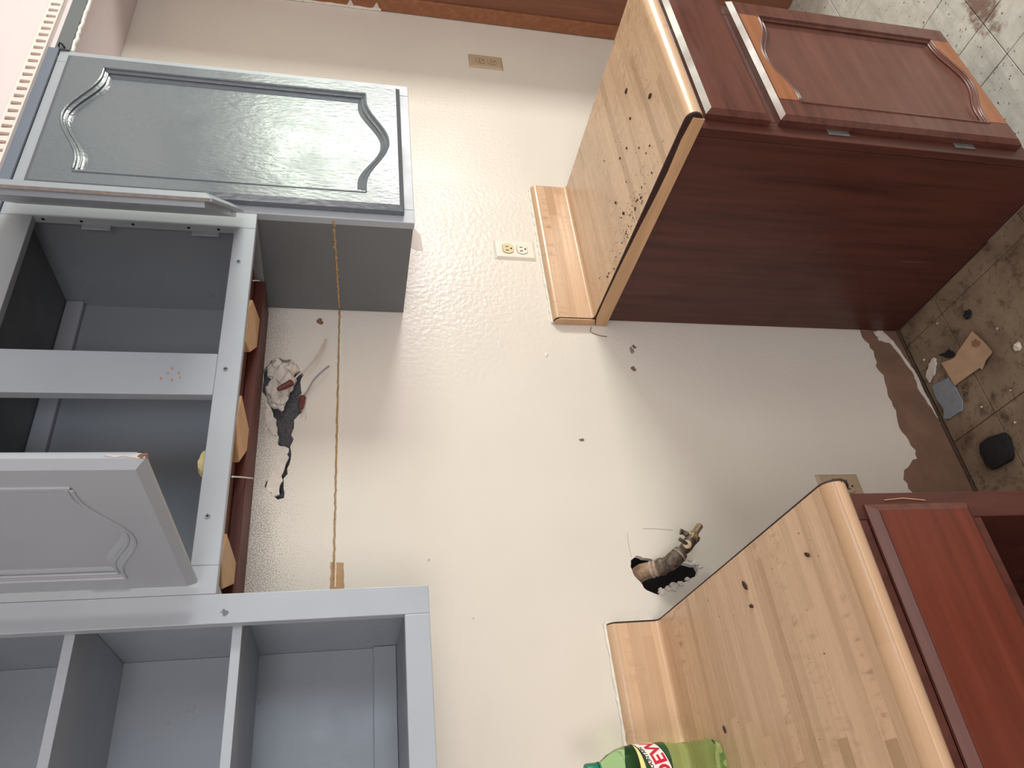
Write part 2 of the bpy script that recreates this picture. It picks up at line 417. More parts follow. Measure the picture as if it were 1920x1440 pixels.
for pts in ([(.193, .932), (.165, .935), (.1375, .934)], [(.2009, .895), (.199, .86), (.1953, .8255)]):
    MB().tube([(x, -.0002, z) for x, z in pts], .0005, 5).build('score_line', m_plain('score_shade', (176, 160, 146), .7), wb)
MB().prism([(1.058, 1.352), (1.035, 1.339), (1.0, 1.336), (.982, 1.335), (.982, 1.35), (1.0, 1.385), (1.03, 1.40), (1.06, 1.39)], 'y', -.0006, -.0001).build('painted_patch', m_plain('pinkish_patch', (222, 206, 200), .5, 0, .2, 120, .04), wb)
# white caulk around the backsplashes
def caulk(pts, r, seed, name='caulk_line'):
    q = []
    for (a, b) in zip(pts[:-1], pts[1:]):
        a = Vector(a); b = Vector(b); m = max(2, int((b-a).length/.007))
        q += [a+(b-a)*k/m for k in range(m)]
    q.append(Vector(pts[-1]))
    q = [v+Vector((0, 0, 1))*.0028*noise.noise(v*90+Vector((seed, 0, 0))) for v in q]
    return MB().tube(q, [r*(1+.7*noise.noise(v*130+Vector((0, seed, 0)))) for v in q], 7).build(name, WCAULK, wb, smooth=True)
caulk([(.757, -.002, 1.018), (.9, -.002, 1.019), (1.24, -.002, 1.018)], .0042, 2)
caulk([(-.66, -.003, 1.019), (-.3, -.003, 1.019), (.003, -.003, 1.019)], .0038, 5)
caulk([(.003, -.003, 1.019), (.0035, -.003, .97), (.0035, -.003, .916)], .0045, 6)

flo = struct('floor', MB().box(XL-.15, XR+.15, YF-.15, .10, -.06, -.004), GROUT, 'dirty tiled kitchen floor', 'floor')
def tiles(xs, ys, mat, g=.0022, dz=.0):
    for i in range(len(xs)-1):
        for j in range(len(ys)-1):
            h = dz+random.uniform(-.0012, .0)
            MB().box(xs[i]+g/2, xs[i+1]-g/2, ys[j]+g/2, ys[j+1]-g/2, -.005, h).build('tile', mat, flo, bevel=.0008, seg=1)
tiles([0.0, .104, .409, .714, .772], [-.763, -.458, -.153, -.006], TILED)
ys = [-2.163+.304*k for k in range(8)]; ys[-1] = -.006
tiles([1.240, 1.417, 1.721, 2.025, 2.329, 2.633, 2.937, 3.05], [-.947, -.643, -.339, -.035, -.006], TILE)
tiles([.20, .505, .809, 1.113, 1.417], [-1.859, -1.555, -1.251, -.947], TILE)
tiles([.772, .809, 1.113, 1.240], [-.947, -.643], TILE)
tiles([.772, .809, 1.113, 1.240], [-.643, -.36], TILE)

WY0, WY1, WZ0, WZ1 = -2.33, -1.67, .85, 2.00
wr = struct('wall_right', MB().ring([(YF-.12, -.02), (0, -.02), (0, ZC), (YF-.12, ZC)], [[(WY0, WZ0), (WY1, WZ0), (WY1, WZ1), (WY0, WZ1)]], 'x', XR, XR+.12), WALL, 'cream wall on the right with the window', 'wall')
struct('window_1', MB().ring([(WY0-.07, WZ0-.07), (WY1+.07, WZ0-.07), (WY1+.07, WZ1+.07), (WY0-.07, WZ1+.07)], [[(WY0, WZ0), (WY1, WZ0), (WY1, WZ1), (WY0, WZ1)]], 'x', XR-.02, XR), DENT, 'painted window casing on the right wall', 'window')
FX0, FX1, FZ0, FZ1 = 0.15, 1.1, .85, 1.95
struct('wall_front', MB().ring([(XL, -.02), (XR, -.02), (XR, ZC), (XL, ZC)], [[(FX0, FZ0), (FX1, FZ0), (FX1, FZ1), (FX0, FZ1)]], 'y', YF-.12, YF), WALL, 'cream wall behind the camera', 'wall')
struct('window_2', MB().ring([(FX0-.07, FZ0-.07), (FX1+.07, FZ0-.07), (FX1+.07, FZ1+.07), (FX0-.07, FZ1+.07)], [[(FX0, FZ0), (FX1, FZ0), (FX1, FZ1), (FX0, FZ1)]], 'y', YF, YF+.02), DENT, 'painted window casing behind the camera', 'window')
struct('wall_left', MB().box(XL-.12, XL, YF-.12, 0, -.02, ZC), WALL, 'cream wall on the left', 'wall')
struct('ceiling', MB().box(XL-.12, XR+.12, YF-.12, .02, ZC, ZC+.1), CEIL, 'white kitchen ceiling', 'ceiling')
so = struct('wall_soffit', MB().box(XL, XR, -.300, -.001, 2.166, ZC-.001), SOFF, 'pinkish white soffit boxed in above the cabinets', 'soffit')
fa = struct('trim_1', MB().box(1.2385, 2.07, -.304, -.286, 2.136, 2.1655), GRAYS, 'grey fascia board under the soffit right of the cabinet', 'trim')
q = [(1.24+.009*i, -.298+.003*noise.noise(Vector((i*.6, 0, 3))), 2.133+.004*noise.noise(Vector((i*.45, 2, 0)))) for i in range(92)]
MB().tube(q, [.0042*(1+.6*noise.noise(Vector((i*.8, 1, 1)))) for i in range(92)], 6).build('caulk_line', WCAULK, fa, smooth=True)
MB().tube([(1.243, -.306, 2.158), (1.249, -.312, 2.155), (1.247, -.309, 2.150), (1.24, -.306, 2.145)], .0022, 6).build('black_thread', BLACK, fa)
MB().box(-.70, 1.2375, -.306, -.3005, 2.156, 2.180).build('frieze_strip', m_gray('blue_grey_strip', (112, 120, 136), .45, .05), so)  # blue grey strip between cabinet tops and dentil moulding
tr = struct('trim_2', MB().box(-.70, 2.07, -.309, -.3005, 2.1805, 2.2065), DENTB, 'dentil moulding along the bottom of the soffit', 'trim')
MB().box(-.70, 2.07, -.316, -.3005, 2.1765, 2.1802).build('lower_bead', DENT, tr, bevel=.0008)
MB().box(-.70, 2.07, -.314, -.309, 2.2005, 2.2065).build('upper_bead', DENT, tr, bevel=.0008)
dm = MB().prism([(-.0078, 2.1803), (.0078, 2.1803), (.0064, 2.1925), (.0064, 2.2004), (-.0064, 2.2004), (-.0064, 2.1925)], 'y', -.3155, -.309).build('dentil', DENT, tr)
dm.location.x = -.69
for k in range(1, 115):
    c = dm.copy(); COL.objects.link(c); c.location.x = -.69+.0240*k

# ------------------------------------------------------------------ arched cabinet door
def ogee(hw, x):
    t = abs(x)/hw
    return 0 if t > .86 else .5*(1+math.cos(math.pi*t/.86))
def arch_outline(x0, x1, z0, z1, amp, n=36):
    """opening: straight sides, ogee arch at top and at bottom (both bow outward)"""
    c = (x0+x1)/2; hw = (x1-x0)/2; pts = []
    for i in range(n+1):
        x = x0+(x1-x0)*i/n; pts.append((x, z0-amp*ogee(hw, x-c)))
    for i in range(n+1):
        x = x1-(x1-x0)*i/n; pts.append((x, z1+amp*ogee(hw, x-c)))
    return pts
def door(root, loc, rot, w_, h_, side, mats, st=.045, rl=.078, amp=.048, th=.02, name='door', bead=True, deep=.0135, cove=.016, lip=0):
    """hinge line at the local origin; side=+1: door runs to +x, -1: to -x; face towards local -y"""
    fm, pm, bmat = mats
    x0, x1 = (0, w_) if side > 0 else (-w_, 0)
    ch = .010
    mb = MB()
    back = [(x0, 0), (x1, 0), (x1, h_), (x0, h_)]
    front = [(x0+ch, ch), (x1-ch, ch), (x1-ch, h_-ch), (x0+ch, h_-ch)]
    hole = arch_outline(x0+st, x1-st, rl, h_-rl, amp)
    yb, ym, yf = 0., -th+.008, -th
    # back slab, lip and chamfer
    li = [(x0+lip, lip), (x1-lip, lip), (x1-lip, h_-lip), (x0+lip, h_-lip)]
    lay = ([(li, 0.), (li, -.009), (back, -.009)] if lip else [(back, 0.)])+[(back, ym), (front, yf)]
    v = [(a, yy, b) for lp, yy in lay for a, b in lp]
    f = [(0, 1, 2, 3)]
    for r in range(len(lay)-1):
        for k in range(4):
            j = (k+1) % 4; f.append((r*4+k, r*4+k+4, r*4+j+4, r*4+j))
    mb.add(v, f)
    mb.ring(front, [hole], 'y', yf)
    n = len(hole); cv = cove
    def inset(q):
        return arch_outline(x0+st+q, x1-st-q, rl+q, h_-rl-q, amp)
    lv = [(0, 0), (.10, .25), (.35, .40), (.42, .62), (.75, .80), (1, 1)]
    vv = [(a, yf+deep*dd, b) for qq, dd in lv for a, b in inset(cv*qq)]
    mb.add(vv, [(r*n+i, r*n+(i+1) % n, (r+1)*n+(i+1) % n, (r+1)*n+i) for r in range(len(lv)-1) for i in range(n)])
    d = mb.build(name, fm, None)
    d.parent = root; d.location = Vector(loc)-ROOT[root]; d.rotation_euler = (0, 0, rot); ROOT[d] = Vector((0, 0, 0))
    big = inset(cv-.001)
    MB().prism(big, 'y', yf+deep, yf+deep+.002).build('panel', pm, d)
    if bead:
        lp = arch_outline(x0+st, x1-st, rl, h_-rl, amp, 48)
        m2 = MB()
        for q, r, yy in ((-.001, .0030, yf+.0006), (cv*.44, .0022, yf+deep*.42)):
            pl = [(a, yy, b) for a, b in arch_outline(x0+st+q, x1-st-q, rl+q, h_-rl-q, amp, 48)]
            m2.tube(pl+[pl[0]], r, 6, False)
        m2.build('panel_moulding', bmat, d, smooth=True)
    return d
def hinge(root, x, y, z, mat, s=.016):
    h = MB().box(x-s, x+s*.25, y-.003, y, z-.025, z+.025)
    h = h.build('hinge', mat, root, bevel=.001)
    MB().tube([(x+s*.35, y-.004, z-.022), (x+s*.35, y-.004, z+.022)], .0035, 8).build('hinge_pin', mat, h, smooth=True)
    return h
def screw(root, x, y, z, mat=STEEL, r=.0042):
    o = MB().tube([(x, y+.001, z), (x, y-.0012, z)], r, 12).build('screw', mat, root)
    MB().box(x-.0028, x+.0028, y-.0016, y-.0011, z-.0006, z+.0006).box(x-.0006, x+.0006, y-.0016, y-.0011, z-.0028, z+.0028).build('screw_slot', DARK, o)
    return o

FY = -.300       # front plane of the upper face frames
def frame(root, pieces, y0, y1, mat, bevel=.0012):
    for nm, x0, x1, z0, z1 in pieces:
        MB().box(x0, x1, y0, y1, z0, z1).build(nm, mat, root, bevel=bevel)

# ---- right upper cabinet, closed door
ur = thing('upper_cabinet', 'grey wall cabinet with closed arched door, right of the stove gap', 'cabinet', (1.0045, -.15, 1.39))
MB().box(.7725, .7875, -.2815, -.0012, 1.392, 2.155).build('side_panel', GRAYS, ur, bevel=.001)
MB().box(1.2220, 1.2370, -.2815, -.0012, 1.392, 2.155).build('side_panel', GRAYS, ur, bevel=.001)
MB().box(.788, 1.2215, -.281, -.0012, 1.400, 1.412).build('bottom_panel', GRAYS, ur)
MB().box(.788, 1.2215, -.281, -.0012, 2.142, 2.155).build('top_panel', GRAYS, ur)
MB().box(.788, 1.2215, -.008, -.0012, 1.413, 2.141).build('back_panel', GRAYS, ur)
frame(ur, [('stile', .772, .811, 1.390, 2.155), ('stile', 1.199, 1.2375, 1.390, 2.155), ('rail', .8112, 1.1988, 1.390, 1.428), ('rail', .8112, 1.1988, 2.118, 2.155)], FY, -.282, GRAYF)
dr = door(ur, (1.203, FY-.001, 1.412), 0, .412, .716, -1, (GRAYD, GRAYD, GRAYD), st=.042, rl=.081, amp=.05, th=.021)
MB().box(1.2005, 1.2045, FY-.004, FY, 1.98, 2.04).build('hinge', DARK, ur)
p = [(.772, -.293+.0045*i, 1.556-.0002*i+.003*noise.noise(Vector((i*.8, 0, 5)))) for i in range(64)]
MB().tube(p, [.0026*(1+1.3*noise.noise(Vector((i*.9, 3, 5)))) for i in range(64)], 6).build('caulk_line', CAULK, ur, smooth=True)

# ---- cabinet over the stove gap, two open doors
hc = thing('over_stove_cabinet', 'short grey cabinet with two open doors, above the stove gap', 'cabinet', (.384, -.15, 1.705))
MB().box(.002, .017, -.2815, -.0012, 1.706, 2.155).build('side_panel', GRAY, hc)
MB().box(.754, .769, -.2815, -.0012, 1.706, 2.155).build('side_panel', GRAY, hc)
MB().box(.0175, .7535, -.281, -.0012, 1.7235, 1.738).build('bottom_panel', MAHU, hc)
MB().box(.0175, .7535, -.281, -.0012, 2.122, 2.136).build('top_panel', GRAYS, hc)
MB().box(.0175, .7535, -.008, -.0012, 1.7385, 2.1215).build('back_panel', GRAY, hc)
MB().box(.0175, .7535, -.024, -.0085, 2.086, 2.1215).build('hanging_rail', GRAYF, hc, bevel=.003)
MB().box(.0175, .7535, -.115, -.0012, 1.7030, 1.7230).build('wall_cleat', MAHU, hc, bevel=.001)
frame(hc, [('stile', -.0030, .0400, 1.7052, 2.155), ('stile', .7290, .7710, 1.7052, 2.155), ('mullion', .338, .4230, 1.7450, 2.100),
           ('rail', .0402, .7288, 1.7052, 1.7448), ('rail', .0402, .7288, 2.1002, 2.155)], FY, -.282, GRAYF)
# raw pine wedges screwed under the cabinet
for poly in ([(.650, -.112), (.571, -.118), (.500, -.200), (.478, -.262), (.540, -.280), (.600, -.236)],
             [(.378, -.116), (.329, -.118), (.262, -.200), (.296, -.278), (.372, -.246)],
             [(.112, -.118), (.073, -.118), (.026, -.233), (.054, -.278), (.110, -.250)]):
    MB().prism(poly, 'z', 1.706, 1.7232).build('pine_wedge', PINE, hc, bevel=.002)
d1 = door(hc, (.020, FY-.0225, 1.7285), -math.pi/2+.02, .362, .405, 1, (GRAYF, GRAYF, GRAYF), st=.050, rl=.082, amp=.035, th=.022, deep=.0105, lip=.012)
d2 = door(hc, (.747, FY-.010, 1.7285), math.radians(46.5), .362, .405, -1, (GRAY, GRAY, GRAY), st=.050, rl=.082, amp=.035, th=.022, deep=.0105, lip=.012)
MB().box(-.3628, -.3605, -.0135, -.0088, .002, .403).build('worn_edge', m_plain('bare_edge_wood', (134, 122, 116), .6, 0, .3, 90, .2), d2)
MB().prism(jag([(-.0135, .0), (-.0095, .0), (-.0095, .036), (-.0110, .040), (-.0118, .022), (-.0128, .016), (-.0135, .008)], .006, .003, 77), 'x', .3605, .3625).build('worn_corner', m_plain('bare_wood_chip', (196, 182, 178), .7), d1)
MB().blob((.3608, -.0108, .004), (.0022, .0032, .006), 9, .4, 2).build('wood_splinter', m_plain('brown_splinter', (120, 84, 68), .8), d1)
for z in (1.80, 1.995): hinge(hc, .7330, -.2825, z, GRAYF)
for z in (1.845,): hinge(hc, .0262, FY, z, GRAYF)
for x in (.64, .391, .118): screw(hc, x, FY, 1.7295)
for x in (.73,): 
    for z in (1.775, 1.83, 1.93, 2.02, 2.085): MB().tube([(.7289, -.292, z), (.7285, -.292, z)], .003, 8).build('screw_hole', DARK, hc)
MB().blob((.222, -.270, 1.7485), (.021, .008, .010), 3, .25, 3).build('foam_blob', YELL, hc, smooth=True)
tag(hc.children[-1], 'yellow foam lump behind the bottom rail')
MB().tube([(.194, -.281, 1.7028), (.25, -.167, 1.7030), (.3186, -.0245, 1.7025)], .0013, 6).build('paint_drip_line', WCAULK, hc)
MB().tube([(.612, -.279, 1.7030), (.65, -.236, 1.7025), (.685, -.1945, 1.7025)], .0008, 6).build('splinter', WCAULK, hc)
for x, z in ((.372, 1.800), (.366, 1.812), (.381, 1.803), (.380, 1.820), (.369, 1.83), (.39, 1.815)):
    MB().prism(jag([(x-.003, z-.001), (x+.002, z-.0014), (x+.003, z+.001), (x-.002, z+.0012)], .002, .002, int(x*999)), 'y', FY-.0006, FY).build('paint_chip', m_plain('rust_fleck', (176, 140, 118), .7), hc)

# ---- left upper cabinet: open shelves
lc = thing('open_shelf_cabinet', 'grey wall cabinet without doors showing its shelves, left of the stove gap', 'cabinet', (-.36, -.15, 1.398))
LX0, LX1 = -.72, -.0035
MB().box(-.0185, -.0040, -.2815, -.0012, 1.4, 2.155).build('side_panel', GRAY, lc)
MB().box(LX0, LX0+.015, -.2815, -.0012, 1.4, 2.155).build('side_panel', GRAY, lc)
MB().box(LX0+.0155, -.019, -.281, -.0012, 1.414, 1.429).build('bottom_panel', GRAY, lc)
MB().box(LX0+.0155, -.019, -.281, -.0012, 2.140, 2.155).build('top_panel', GRAY, lc)
MB().box(LX0+.0155, -.019, -.008, -.0012, 1.4295, 2.1395).build('back_panel', GRAY, lc)
MB().box(LX0+.0155, -.019, -.020, -.0085, 1.4295, 1.470).build('hanging_rail', GRAY, lc, bevel=.001)
for z in (1.667, 1.886): MB().box(LX0+.0156, -.0191, -.2812, -.0085, z, z+.0135).build('shelf', GRAYF, lc, bevel=.0008)
frame(lc, [('stile', -.0465, LX1, 1.398, 2.155), ('stile', LX0, LX0+.043, 1.398, 2.155), ('rail', LX0+.0432, -.0467, 1.398, 1.4355), ('rail', LX0+.0432, -.0467, 2.11, 2.155)], FY, -.282, GRAYF)
MB().prism(jag([(-.036, 1.690), (-.029, 1.686), (-.026, 1.692), (-.031, 1.697)], .002, .003, 4), 'y', FY-.0008, FY).build('paint_blister', GRAYS, lc)

# ------------------------------------------------------------------ base cabinets
BY = -.600
rb = thing('base_cabinet', 'dark mahogany base cabinet with arched door and drawer, right of the stove gap', 'cabinet', (1.0, -.3, 0))
MB().prism([(-.580, .0), (-.0015, .0), (-.0015, .8755), (-.580, .8755)], 'x', .772, .787).build('side_panel', MAHZ, rb, bevel=.001)
MB().prism([(-.50, .0), (-.0015, .0), (-.0015, .8755), (-.580, .8755), (-.580, .09), (-.50, .09)], 'x', 1.222, 1.237).build('side_panel', MAHZ, rb, bevel=.001)
MB().box(.788, 1.2215, -.58, -.0015, .095, .11).build('bottom_panel', MAHX, rb)
MB().box(.788, 1.2215, -.012, -.0015, .111, .875).build('back_panel', MAHX, rb)
MB().box(.788, 1.2215, -.500, -.485, .0, .0945).build('toe_board', MAHX, rb)
frame(rb, [('stile', .772, .8120, .085, .8755), ('stile', 1.197, 1.237, .085, .8755), ('rail', .8122, 1.1968, .845, .8755), ('rail', .8122, 1.1968, .675, .718), ('rail', .8122, 1.1968, .085, .12)], BY, -.581, MAHZ, .0015)
# drawer front with bevelled edge
def drawer_front(root, x0, x1, z0, z1, y, th, mat, ch=.011, name='drawer'):
    a = [(x0, z0), (x1, z0), (x1, z1), (x0, z1)]; b = [(x0+ch, z0+ch), (x1-ch, z0+ch), (x1-ch, z1-ch), (x0+ch, z1-ch)]
    v = [(p, y, q) for p, q in a]+[(p, y-th+.008, q) for p, q in a]+[(p, y-th, q) for p, q in b]
    f = [(0, 1, 2, 3), (11, 10, 9, 8)]
    for k in range(4):
        j = (k+1) % 4; f += [(k, k+4, j+4, j), (k+4, k+8, j+8, j+4)]
    return MB().add(v, f).build(name, mat, root)
drawer_front(rb, .800, 1.228, .712, .853, BY-.0005, .020, MAHX)
bd = door(rb, (.804, BY-.0005, .108), 0, .424, .582, 1, (MAHX, MAHD, MAHX), st=.056, rl=.062, amp=.034, th=.021, deep=.012, cove=.020)
for z0, z1 in ((.0105, .0615), (.5205, .5715)): pass
# worn lighter cross rails of the door, proud by half a millimetre
x0, x1 = .060, .364
top = [(x, .520+.034*ogee(.156, x-.212)+.004) for x in [x0+(x1-x0)*i/28 for i in range(29)]]
MB().prism(top+[(x1, .569), (x0, .569)], 'y', -.0216, -.0209).build('door_rail', MAHR, bd)
bot = [(x, .062-.034*ogee(.156, x-.212)-.004) for x in [x0+(x1-x0)*i/28 for i in range(29)]]
MB().prism(bot+[(x1, .012), (x0, .012)], 'y', -.0216, -.0209).build('door_rail', MAHR, bd)
for z in (.555, .250): hinge(rb, .806, BY-.0, z, STEEL)

lb = thing('base_cabinet', 'reddish base cabinet with a drawer over an empty dark opening, left of the stove gap', 'cabinet', (-.4, -.3, 0))
QX0 = -.86
MB().box(-.0155, -.001, -.58, -.0015, 0, .8755).build('side_panel', MAHZ, lb)
MB().box(QX0, QX0+.015, -.58, -.0015, 0, .8755).build('side_panel', MAHZ, lb)
MB().box(QX0+.0155, -.016, -.58, -.0015, .095, .11).build('bottom_panel', MAHX, lb)
MB().box(QX0+.0155, -.016, -.012, -.0015, .111, .875).build('back_panel', MAHX, lb)
frame(lb, [('stile', -.040, -.001, .0, .8755), ('stile', QX0, QX0+.04, .0, .8755), ('rail', QX0+.0402, -.0402, .838, .8755), ('rail', QX0+.0402, -.0402, .655, .690), ('rail', QX0+.0402, -.0402, .085, .12)], BY, -.581, MAHZ, .0015)
MB().box(QX0+.041, -.041, -.57, -.55, .691, .837).build('drawer_box', CORE, lb)
dw = drawer_front(lb, -.44, -.020, .672, .838, BY-.0005, .012, MAHX, .012)
MB().box(-.427, -.033, BY-.0137, BY-.0127, .685, .825).build('drawer_panel', MAHL, dw, bevel=.0004)
drawer_front(lb, -.85, -.46, .672, .838, BY-.0005, .012, MAHX, .012)
MB().tube([(-.0005-.012, BY-.0008, .80), (-.010, BY-.0008, .77), (-.014, BY-.0008, .735)], .0006, 5).build('scratch_splinter', PINE, lb)

# ------------------------------------------------------------------ countertops
def counter_profile(d=-.643, t=.038, zt=.914, bs=.104):
    """section in (y,z): bullnosed front edge, backsplash with rounded top"""
    p = []
    r = .019
    for i in range(9):
        a = -math.pi/2-math.pi*i/8
        p.append((d+r+r*math.cos(a), zt-r+r*math.sin(a)))
    p += [(d+.05, zt), (-.032, zt), (-.026, zt+.002), (-.022, zt+.007)]
    zt2 = zt+bs; r2 = .014
    for i in range(7):
        a = math.pi-math.pi/2*i/6
        p.append((-.008+r2*math.cos(a), zt2-r2+r2*math.sin(a)))
    p += [(-.0015, zt2), (-.0015, zt-t)]
    return p
prof = counter_profile()
rc = thing('countertop', 'butcher block laminate countertop sprinkled with dark crumbs, on the mahogany cabinet', 'countertop', (1.0, -.32, .876))
MB().prism(prof, 'x', .7605, 1.240).build('worktop', BUTCH, rc, smooth=True)
inner = [(y, z) for y, z in prof]
MB().prism([(y*.997-.0008, .876+(z-.876)*.972+.0006) for y, z in prof], 'x', .7570, .7604).build('core_end', CORE, rc)
# loose edge strip: dropped lower towards the front
es = [(-.632, .876), (-.0016, .876), (-.0016, .904), (-.030, .9105), (-.10, .911), (-.22, .9095), (-.33, .9065), (-.43, .9020), (-.50, .9005), (-.58, .9035), (-.632, .900)]
MB().prism(es, 'x', .7535, .7568).build('edge_strip', EDGE, rc, bevel=.0006)
MB().prism([(-.0225, .912), (-.0016, .906), (-.0016, 1.0165), (-.008, 1.0155), (-.017, 1.011), (-.0225, 1.003)], 'x', .7540, .7569).build('splash_end', EDGE, rc)
lt = thing('countertop', 'butcher block laminate countertop with a green bottle on it, left of the stove gap', 'countertop', (-.4, -.32, .876))
LXC = -.90
MB().prism(prof, 'x', LXC, -.0030).build('worktop', BUTCH, lt, smooth=True)
MB().prism([(y*.998-.0006, .876+(z-.876)*.985) for y, z in prof], 'x', -.0029, .0).build('core_end', CORE, lt)

MB().prism(jag([(-.6405, .902), (-.634, .8985), (-.628, .886), (-.618, .8795), (-.606, .8765), (-.606, .868), (-.622, .867), (-.636, .876), (-.642, .890)], .006, .003, 91), 'x', -.0045, .0012).build('broken_core', CORE, lt)

# ------------------------------------------------------------------ tall brown cabinet at the right edge
tc = thing('tall_cabinet', 'tall brown wooden cabinet side at the right end of the wall', 'cabinet', (2.4, -.15, 0))
MB().box(2.076, 2.70, -.60, -.002, .0, 2.12).build('body', BROWN, tc, bevel=.002)
MB().box(2.066, 2.0755, -.052, -.002, .0, 2.12).build('scribe_strip', MAHR, tc, bevel=.002)
mb = MB(); zs = [1.43+.018*i for i in range(40)]
mb.tube([(2.066, -.003-.006*abs(noise.noise(Vector((z*30, 0, 0)))), z) for z in zs], [.005*(1+1.2*abs(noise.noise(Vector((z*45, 2, 0))))) for z in zs], 6)
mb.build('torn_caulk', GYPS, tc)
for z in (1.445, 1.53): MB().prism([(z-.012, -.004), (z+.012, -.004), (z, -.028)][0:0] or [(-.004, z-.014), (-.030, z), (-.004, z+.014)], 'x', 2.063, 2.0658).build('torn_caulk', GYPS, tc)

# ------------------------------------------------------------------ wall outlets
def outlet(x, z, pm, rm, label, y=0.):
    o = thing('wall_outlet', label, 'outlet', (x, y, z), None)
    w2, h2, d = .0355, .0575, .0065
    a = [(-w2, -h2), (w2, -h2), (w2, h2), (-w2, h2)]; c = .007
    b = [(-w2+c, -h2+c), (w2-c, -h2+c), (w2-c, h2-c), (-w2+c, h2-c)]
    v = [(x+p, y, z+q) for p, q in a]+[(x+p, y-d, z+q) for p, q in b]
    f = [(0, 1, 2, 3), (7, 6, 5, 4)]+[(k, k+4, (k+1) % 4+4, (k+1) % 4) for k in range(4)]
    MB().add(v, f).build('cover_plate', pm, o, bevel=.0012)
    for s in (1, -1):
        zc = z+s*.0195
        pts = []
        for k in range(28):
            t = 2*math.pi*k/28; px, pz = .0172*math.cos(t), .0172*math.sin(t)
            pts.append((x+max(-.0172, min(.0172, px)), zc+max(-.0138, min(.0138, pz))))
        g = [(x+(p-x)*1.07, zc+(q-zc)*1.08) for p, q in pts]
        MB().prism(g, 'y', y-d-.0003, y-d+.0005).build('receptacle_gap', SLOT, o)
        r = MB().prism(pts, 'y', y-d-.0014, y-d).build('receptacle', rm[0 if s > 0 else 1], o)
        MB().box(x-.0090, x-.0048, y-d-.0017, y-d-.0013, zc-.0015, zc+.0068).box(x+.0042, x+.0078, y-d-.0017, y-d-.0013, zc-.0015, zc+.0068).build('slot', SLOT, r)
        MB().tube([(x, y-d-.0013, zc-.0085), (x, y-d-.0018, zc-.0085)], .0026, 10).build('ground_hole', DARK, r)
    MB().tube([(x, y-d+.0005, z), (x, y-d-.0010, z)], .0022, 10).build('plate_screw', pm, o)
    return o
outlet(1.001, 1.089, IVORY, (IVORYD, IVORY), 'white duplex outlet just above the right backsplash')
outlet(1.842, 1.092, TANPL, (TANPL, TANPL), 'painted duplex outlet in the shaded wall near the tall brown cabinet')
outlet(.290, .374, TANPL, (TANPL, TANPL), 'tan duplex outlet low on the wall, half hidden behind the left countertop corner')

# ------------------------------------------------------------------ gas pipe
gp = thing('gas_pipe', 'dusty gas pipe with shutoff valve coming out of the wall hole', 'gas pipe', (.1, .03, .87))
MB().tube([(.1075, .070, .918), (.1069, .025, .9185), (.1066, .006, .9150), (.1056, -.010, .9010), (.1056, -.024, .8860)], [.0166, .0174, .0176, .0168, .0160], 18).build('pipe_elbow', m_plain('rusty_dusty_pipe', (160, 132, 108), .6, .2, .5, 60, .55), gp, smooth=True)
MB().tube([(.1056, -.0225, .8875), (.1057, -.025, .8850), (.1060, -.028, .8815), (.1064, -.031, .8780)], [.0176, .0184, .0184, .0166], 18).build('pipe_collar', PIPE, gp, smooth=True)
MB().tube([(.1062, -.030, .8790), (.1085, -.038, .8690), (.1150, -.044, .8590), (.1235, -.049, .8475), (.127, -.0505, .8430)], [.0152, .0166, .0172, .0164, .0146], 18).build('reducer_elbow', PIPE, gp, smooth=True)
MB().tube([(.1262, -.0500, .8442), (.1330, -.0528, .8355), (.1360, -.0535, .8318), (.1475, -.0566, .8212), (.1555, -.0575, .8146)], [.0105, .0122, .0128, .0132, .0116], 8).build('valve_body', PIPE, gp, bevel=.0015, smooth=True)
MB().tube([(.1500, -.0570, .8190), (.1590, -.0580, .8120), (.1640, -.0590, .8078)], [.0124, .0124, .0100], 6).build('valve_nut', PIPEL, gp, bevel=.001)
th = MB(); A = Vector((.1625, -.0588, .8090)); B = Vector((.1800, -.062, .7925))
th.tube([A+(B-A)*k/14 for k in range(15)], [.0078 if k % 2 else .0070 for k in range(15)], 14)
th.build('threaded_outlet', PIPEL, gp, smooth=True)
MB().tube([(.1400, -.0560, .8290), (.1360, -.0680, .8360), (.1352, -.0715, .8375)], [.0102, .0096, .0088], 14).build('stem_ring', PIPEL, gp, smooth=True)
MB().tube([(.1370, -.0690, .8365), (.1405, -.0750, .8470), (.1440, -.0780, .8545)], [.0038, .0036, .0042], 10).build('valve_lever', PIPE, gp, smooth=True)
MB().tube([(.1600, -.0600, .8260), (.1660, -.0590, .8330), (.1680, -.0585, .8390)], [.0062, .0052, .0068], 10).build('second_outlet', PIPE, gp, smooth=True)
MB().tube([(.1500, -.048, .8085), (.1545, -.0450, .8000), (.1600, -.0480, .7960)], [.0080, .0064, .0050], 8).build('lower_lug', PIPE, gp, smooth=True)
for i, (x, z, r) in enumerate([(.062, .884, .009), (.066, .868, .008), (.071, .853, .010), (.078, .838, .007), (.086, .822, .006), (.118, .790, .007), (.112, .784, .006), (.128, .805, .006)]):
    q = [(x+r*math.cos(t)*random.uniform(.5, 1.1), z+r*1.1*math.sin(t)*random.uniform(.5, 1.1)) for t in [k*math.pi/4 for k in range(8)]]
    MB().prism(jag(q, .003, .003, 30+i), 'y', -.0022-.0006*(i % 3), .004).build('torn_gypsum_chip', GYPS, wb)
for c, dr_, r in (((.1056, -.0120, .8993), (0, -.0013, -.0016), .0172), ((.1057, -.0180, .8925), (0, -.0013, -.0016), .0170), ((.1215, -.0482, .8502), (.0010, -.0004, -.0013), .0168)):
    c = Vector(c); dr_ = Vector(dr_); MB().tube([c-dr_, c, c+dr_], [r, r*1.06, r], 18).build('pipe_band', m_plain('pale_pipe_band', (176, 162, 148), .6, .2, .3, 120, .2), gp, smooth=True)

